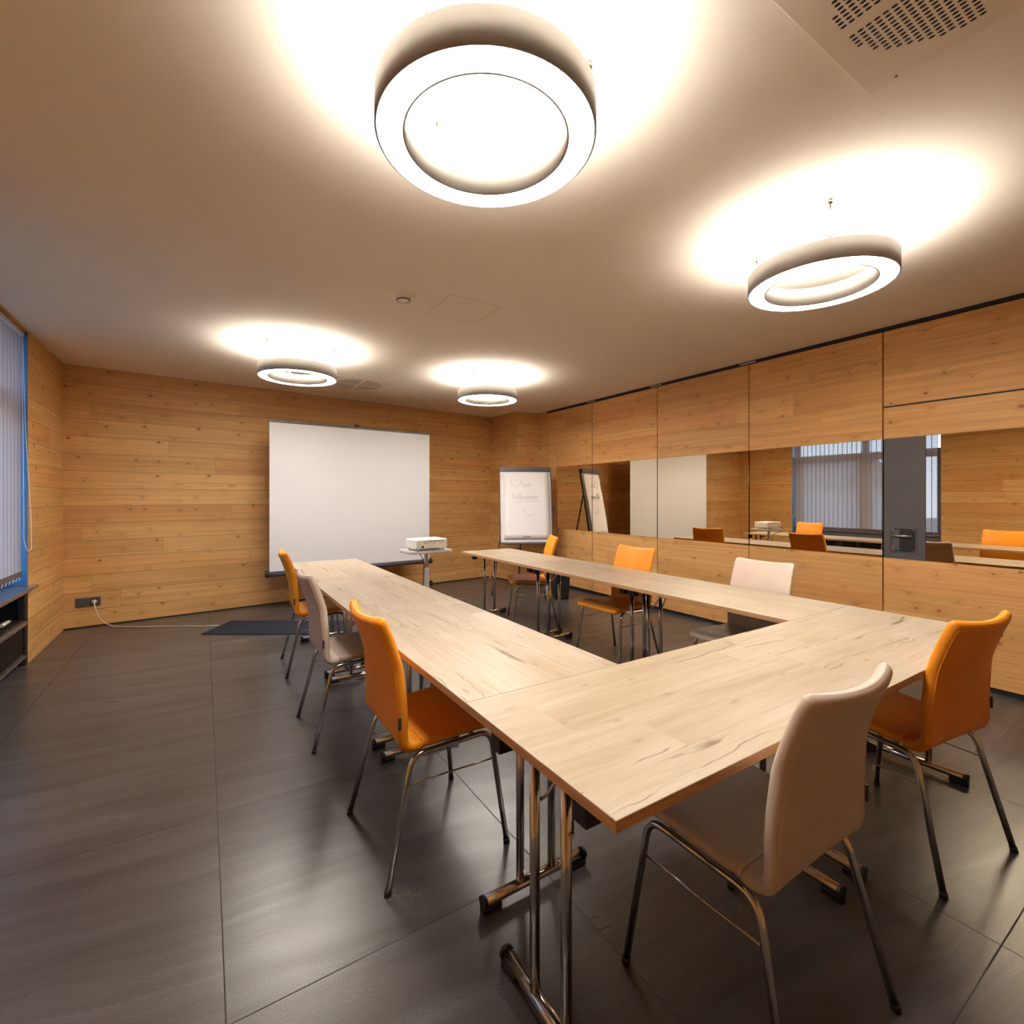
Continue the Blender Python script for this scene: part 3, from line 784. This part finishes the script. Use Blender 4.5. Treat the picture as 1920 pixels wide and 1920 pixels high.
for a in (90, 210, 330):
    b = new_bm(); c_, s_ = math.cos(R(a)), math.sin(R(a)); q = .36 if a == 90 else .50
    tube(b, [(0.012 * c_, .055 + .012 * s_, .60), (q * c_, .055 + q * s_, .012)], .010, 8); tube(b, [(q * c_, .055 + q * s_, 0.0), (q * c_, .055 + q * s_, .03)], .014, 8); obj('leg', b, 'plastic', t)

# ------------------------------------------------------------------ flipchart
c = Vector((3.913, 5.797, 0)); rz = math.atan2(5.629 - 5.965, 4.249 - 3.577)
t = thing('flipchart', 'flipchart easel with a handwritten welcome sheet in the far right corner', 'flipchart', c, rz)
bw, bh = .735, 1.075; zc = 1.235; tilt = R(-10)
RT = Matrix.Translation((0, 0, zc)) @ Matrix.Rotation(tilt, 4, 'X')
def fb(lo, hi, name, mat, bev=.003, parent=None):
    b = new_bm(); box(b, lo, hi, bev, rot=RT); return obj(name, b, mat, parent or t)
board = fb((-bw / 2, 0, -bh / 2), (bw / 2, .022, bh / 2), 'board', 'white')
b = new_bm()
box(b, (-bw / 2 - .012, -.004, -bh / 2 - .012), (-bw / 2, .026, bh / 2 + .012), .003, rot=RT)
box(b, (bw / 2, -.004, -bh / 2 - .012), (bw / 2 + .014, .026, bh / 2 + .012), .003, rot=RT)
box(b, (-bw / 2, -.004, -bh / 2 - .012), (bw / 2, .026, -bh / 2 + .004), .003, rot=RT)
obj('board_frame', b, 'boardgrey', board)
fb((-bw / 2 - .005, -.030, bh / 2 - .045), (bw / 2 + .010, .028, bh / 2 + .018), 'clamp_bar', 'boardgrey', .006)
tr_ = fb((-bw / 2 + .04, -.060, -bh / 2 - .030), (bw / 2 - .01, .0, -bh / 2 - .006), 'pen_tray', 'boardgrey', .004)
fb((bw / 2 + .014, -.004, -.09), (bw / 2 + .040, .022, .0), 'clamp_knob', 'plastic', .004)
# sheet: slightly curved page
pw, ph = .665, 1.0
b = new_bm(); cols = 8; rows = 14; zt = bh / 2 - .045; g = []
for j in range(rows + 1):
    v = j / rows
    g.append([b.verts.new(RT @ Vector((-pw / 2 + .010 + pw * i / cols, -.007 - .012 * math.sin(v * PI) - .010 * v * v, zt - v * (ph - .02)))) for i in range(cols + 1)])
for j in range(rows):
    for i in range(cols): f = b.faces.new((g[j][i], g[j][i + 1], g[j + 1][i + 1], g[j + 1][i])); f.smooth = True
sheet = obj('paper_sheet', b, 'paper', t)
md = sheet.modifiers.new('thick', 'SOLIDIFY'); md.thickness = .003; md.offset = -1
# magnets
for z in (.40, -.28):
    b = new_bm(); box(b, (-bw / 2 + .006, -.008, z - .03), (-bw / 2 + .030, 0, z + .03), .003, rot=RT); obj('magnet', b, 'white', board)
# handwriting drawn as marker strokes on the sheet
def on_sheet(u, v):   # u from left 0..1, v from top 0..1
    return RT @ Vector((-pw / 2 + .010 + pw * u, -.0095 - .012 * math.sin(v * PI) - .010 * v * v, zt - v * (ph - .02)))
G = {'l': [[(0, 0), (0, 1), (.15, 1)]], 'i': [[(0, .45), (0, 1), (.15, 1)], [(0, .2), (.02, .22)]], 'c': [[(.5, .5), (.1, .5), (0, .75), (.1, 1), (.5, .98)]],
     'h': [[(0, 0), (0, 1)], [(0, .7), (.2, .48), (.42, .55), (.42, 1)]], 'W': [[(0, 0), (.2, 1), (.5, .35), (.8, 1), (1.05, 0)]],
     'k': [[(0, 0), (0, 1)], [(.45, .45), (0, .75), (.45, 1)]], 'o': [[(.25, .48), (.02, .6), (.02, .88), (.25, 1), (.48, .88), (.48, .6), (.25, .48)]],
     'm': [[(0, .48), (0, 1)], [(0, .62), (.2, .48), (.32, .6), (.32, 1)], [(.32, .62), (.52, .48), (.66, .6), (.66, 1)]],
     'e': [[(.02, .74), (.45, .70), (.4, .52), (.18, .48), (.02, .66), (.05, .92), (.25, 1), (.46, .92)]], 'n': [[(0, .48), (0, 1)], [(0, .62), (.22, .48), (.4, .6), (.4, 1)]]}
ADV = {'l': .24, 'i': .24, 'c': .62, 'h': .60, 'W': 1.15, 'k': .55, 'o': .62, 'm': .80, 'e': .58, 'n': .52}
def stroke(b, pts, r=.0015):
    tube(b, catmull([on_sheet(u, v) for u, v in pts], 3), r, 5)
def write(b, txt, u, v, hu, hv):
    for ch in txt:
        for st_ in G[ch]: stroke(b, [(u + x * hu, v + y * hv) for x, y in st_])
        u += ADV[ch] * hu
b = new_bm(); stroke(b, [(.28, .155), (.24, .125), (.18, .13), (.17, .165), (.22, .21), (.285, .245), (.33, .21), (.385, .165), (.38, .13), (.33, .12), (.28, .155)]); obj('heart_drawing', b, 'ink', sheet)
b = new_bm(); write(b, 'lich', .43, .165, .115, .062); obj('handwritten_word', b, 'ink', sheet)
b = new_bm(); write(b, 'Willkommen', .20, .335, .100, .085); obj('handwritten_word', b, 'ink', sheet)
b = new_bm(); stroke(b, [(.22, .465), (.34, .452), (.50, .447), (.66, .448), (.80, .452)]); obj('underline', b, 'ink', sheet)
b = new_bm(); stroke(b, [(.45, .545), (.44, .60), (.47, .645), (.53, .66), (.60, .65), (.66, .62)])
stroke(b, [(.53, .54), (.532, .56)]); stroke(b, [(.60, .535), (.602, .555)]); obj('smiley_drawing', b, 'ink', sheet)
b = new_bm()
for k in range(6): box(b, (-.055 + k * .018, -.030, -ph / 2 + .040), (-.042 + k * .018, -.0285, -ph / 2 + .050), 0, rot=RT)
obj('maker_mark', b, 'boardgrey', sheet)
for nm, p, q in (('leg', (-.22, .155, 1.72), (-.500, -.22, .0)), ('leg', (.22, .155, 1.72), (.500, -.22, .0)), ('leg', (0, .16, 1.62), (-.05, .50, .0))):
    b = new_bm(); p = Vector(p); q = Vector(q)
    tube(b, [p, q + (p - q).normalized() * .012], .011, 10); f_ = obj(nm, b, 'boardgrey', t)
    b = new_bm(); tube(b, [q, q + (p - q).normalized() * .04], .015, 10); obj('foot_cap', b, 'plastic', f_)

# ------------------------------------------------------------------ waste bin
b = new_bm()
box(b, (-.115, -.105, 0), (.115, .105, .40), .012)
for v in b.verts:
    k = .82 + .18 * (v.co.z / .40); v.co.x *= k; v.co.y *= k
t = thing('waste_bin', 'black waste bin on the floor below the flipchart', 'bin', (4.02, 5.14, 0), R(-20))
obj('bin_body', b, 'plastic', t)
b = new_bm(); box(b, (-.120, -.110, .392), (.120, .110, .408), .006); obj('rim', b, 'black', t)

# ------------------------------------------------------------------ projector trolley and projector
tc = (1.745, 4.255); tr = R(5)
t = thing('projector_trolley', 'light grey pedestal trolley carrying the projector', 'trolley', (*tc, 0), tr)
b = new_bm(); fsx = box(b, (-.215, -.160, .838), (.215, .160, .862), .0)
es = [e for e in b.edges if abs((e.verts[0].co - e.verts[1].co).z) > .01]
bmesh.ops.bevel(b, geom=es, offset=.06, segments=6, affect='EDGES', profile=.5)
bmesh.ops.bevel(b, geom=[e for e in b.edges if abs((e.verts[0].co - e.verts[1].co).z) < .001], offset=.006, segments=2, affect='EDGES')
obj('tray', b, 'trolley', t)
cx, cy = -.005, -.02
b = new_bm(); box(b, (cx - .026, cy - .02, .10), (cx + .026, cy + .02, .70), .012, 3); obj('column', b, 'trolley', t)
b = new_bm(); box(b, (cx - .019, cy - .014, .60), (cx + .019, cy + .014, .84), .008, 2); box(b, (-.10, -.06, .826), (.10, .06, .839), .003); obj('inner_column', b, 'steel', t)
for z in (.545,):
    b = new_bm(); lathe(b, [(0, 0), (.012, 0), (.014, .012), (.026, .014), (.028, .03), (.02, .036), (0, .036)], 16)
    bmesh.ops.transform(b, matrix=Matrix.Translation((cx + .024, cy, z)) @ Matrix.Rotation(R(90), 4, 'Y'), verts=b.verts); obj('clamp_knob', b, 'plastic', t)
b = new_bm(); box(b, (cx - .03, -.24, .07), (cx + .03, .24, .10), .008); box(b, (-.24, -.262, .06), (.24, -.225, .09), .008); box(b, (-.24, .225, .06), (.24, .262, .09), .008); base = obj('base', b, 'trolley', t)
for x in (-.21, .21):
    for y in (-.243, .243):
        b = new_bm(); box(b, (x - .016, y - .012, .035), (x + .016, y + .012, .062), .003); obj('castor_fork', b, 'plastic', base)
        b = new_bm(); tube(b, [(x - .011, y, .028), (x + .011, y, .028)], .028, 18); obj('castor', b, 'plastic', base)

pj = thing('projector', 'white projector standing on the trolley tray', 'projector', (tc[0] + .005, tc[1] - .006, .862), tr)
b = new_bm(); box(b, (-.158, -.118, .016), (.158, .118, .104), .015, 3)
for v in b.verts:
    if v.co.z > .06: v.co.z += .006 * (1 - (v.co.x / .16) ** 2)
body = obj('body', b, 'white', pj)
for (x, z, w_, h_) in ((-.100, .038, .022, .020), (-.083, .078, .008, .010), (-.064, .068, .010, .010), (-.040, .085, .014, .007), (-.015, .085, .018, .008), (.015, .085, .018, .008), (.045, .085, .016, .008), (.075, .085, .016, .008), (.104, .084, .014, .009), (.024, .070, .008, .005), (.090, .070, .008, .005)):
    b = new_bm(); box(b, (x - w_ / 2, -.1215, z - h_ / 2), (x + w_ / 2, -.1175, z + h_ / 2), .001); obj('port', b, 'port', body)
b = new_bm(); box(b, (-.130, -.1192, .026), (.142, -.1175, .096), .001); obj('rear_panel', b, 'ivory', body)
for x in (-.13, .13):
    for y in (-.09, .09):
        b = new_bm(); tube(b, [(x, y, 0), (x, y, .018)], .009, 10); obj('foot', b, 'white', pj)
b = new_bm(); tube(b, [(-.09, .117, .060), (-.09, .134, .060)], .030, 24); obj('lens', b, 'port', pj)
# power cable hanging in front of the column
def tl(l, c_, z):
    return (tc[0] - .844 * l - .536 * c_, tc[1] + .536 * l - .844 * c_, z)
b = new_bm(); tube(b, fillet([tl(.055, .150, .898), tl(.05, .185, .892), tl(.03, .215, .868), tl(.01, .205, .835), tl(.004, .06, .76), tl(.012, .05, .62), tl(.030, .05, .40), tl(.040, .07, .12), tl(.06, .32, .006), tl(.25, .40, .006), tl(.6, .45, .006)], .05, 6), .0035, 8)
pjm = Matrix.Translation(pj.location) @ Matrix.Rotation(tr, 4, 'Z')
bmesh.ops.transform(b, matrix=pjm.inverted(), verts=b.verts)
obj('power_cable', b, 'plastic', pj)

# ------------------------------------------------------------------ floor mat, socket, cream cable
b = new_bm(); box(b, (0, 0, 0), (1.38, .51, .010), .004)
tag(obj('floor_mat', b, 'mat', None, (-.025, 5.655, 0), R(-32.4)), 'dark navy rectangular cloth lying on the floor before the screen', 'mat')
ang = math.atan2(BB[1] - BA[1], BB[0] - BA[0]); ca, sa = math.cos(ang), math.sin(ang)
def bw_pt(s, out, z): return (BA[0] + ca * s + sa * out, BA[1] + sa * s - ca * out, z)
so = .190
t = thing('power_socket', 'anthracite double power socket low on the back wall', 'socket', bw_pt(so, 0, 0), ang)
zs = .262
b = new_bm(); box(b, (-.100, -.011, zs - .047), (.100, 0, zs + .047), .004); fp = obj('cover_plate', b, 'darkgrey', t)
for x in (-.048, .048):
    b = new_bm(); lathe(b, [(0, .0), (.028, .0), (.033, .0115), (.030, .0125), (.0275, .004), (0, .004)], 24)
    bmesh.ops.transform(b, matrix=Matrix.Translation((x, -.001, zs)) @ Matrix.Rotation(R(90), 4, 'X'), verts=b.verts); obj('outlet', b, 'black', fp)
sx = so + .048
b = new_bm(); tube(b, [bw_pt(sx, .012, zs), bw_pt(sx, .040, zs), bw_pt(sx, .050, zs - .002)], [.022, .020, .012], 16)
cb = thing('extension_cable', 'cream power cable plugged into the wall socket and trailing across the floor', 'cable')
obj('plug', b, 'cable', cb)
b = new_bm(); tube(b, fillet([bw_pt(sx, .048, zs - .002), bw_pt(sx + .01, .075, .20), bw_pt(sx + .05, .10, .08), bw_pt(sx + .14, .14, .008), (-.62, 6.34, .006), (-.39, 6.22, .006), (-.20, 6.12, .006), (-.012, 5.99, .006), (.13, 5.93, .007)], .10, 6), .0050, 8); obj('cord', b, 'cable', cb)

# ------------------------------------------------------------------ world, camera, view
w = bpy.data.worlds.new('dusk'); scene.world = w; w.use_nodes = True
nt = w.node_tree; bg = nt.nodes['Background']
tcn = nt.nodes.new('ShaderNodeTexCoord'); sp_ = nt.nodes.new('ShaderNodeSeparateXYZ'); nt.links.new(tcn.outputs['Generated'], sp_.inputs[0])
rp = nt.nodes.new('ShaderNodeValToRGB'); nt.links.new(sp_.outputs[2], rp.inputs[0])
rp.color_ramp.elements[0].position = 0.0; rp.color_ramp.elements[0].color = (.50, .66, 1.0, 1)
rp.color_ramp.elements[1].position = .6; rp.color_ramp.elements[1].color = (.20, .45, 1.0, 1)
nt.links.new(rp.outputs[0], bg.inputs[0]); bg.inputs[1].default_value = 1.25

cam = bpy.data.cameras.new('camera'); co = bpy.data.objects.new('camera', cam); COL.objects.link(co)
co.location = (0, 0, 1.35); co.rotation_euler = (R(90), 0, -math.atan(577 / 910))
cam.sensor_width = 36; cam.lens = 910 / 1920 * 36; cam.shift_y = -28 / 1920; cam.clip_start = .02; cam.clip_end = 200
scene.camera = co
scene.view_settings.view_transform = 'Standard'; scene.view_settings.look = 'None'
scene.view_settings.exposure = 2.30; scene.view_settings.gamma = 1.0; scene.view_settings.use_curve_mapping = False
cy_ = scene.cycles
cy_.use_denoising = True; cy_.max_bounces = 10; cy_.diffuse_bounces = 6; cy_.glossy_bounces = 5; cy_.transparent_max_bounces = 16
cy_.sample_clamp_indirect = 6.0; cy_.caustics_reflective = False; cy_.caustics_refractive = False
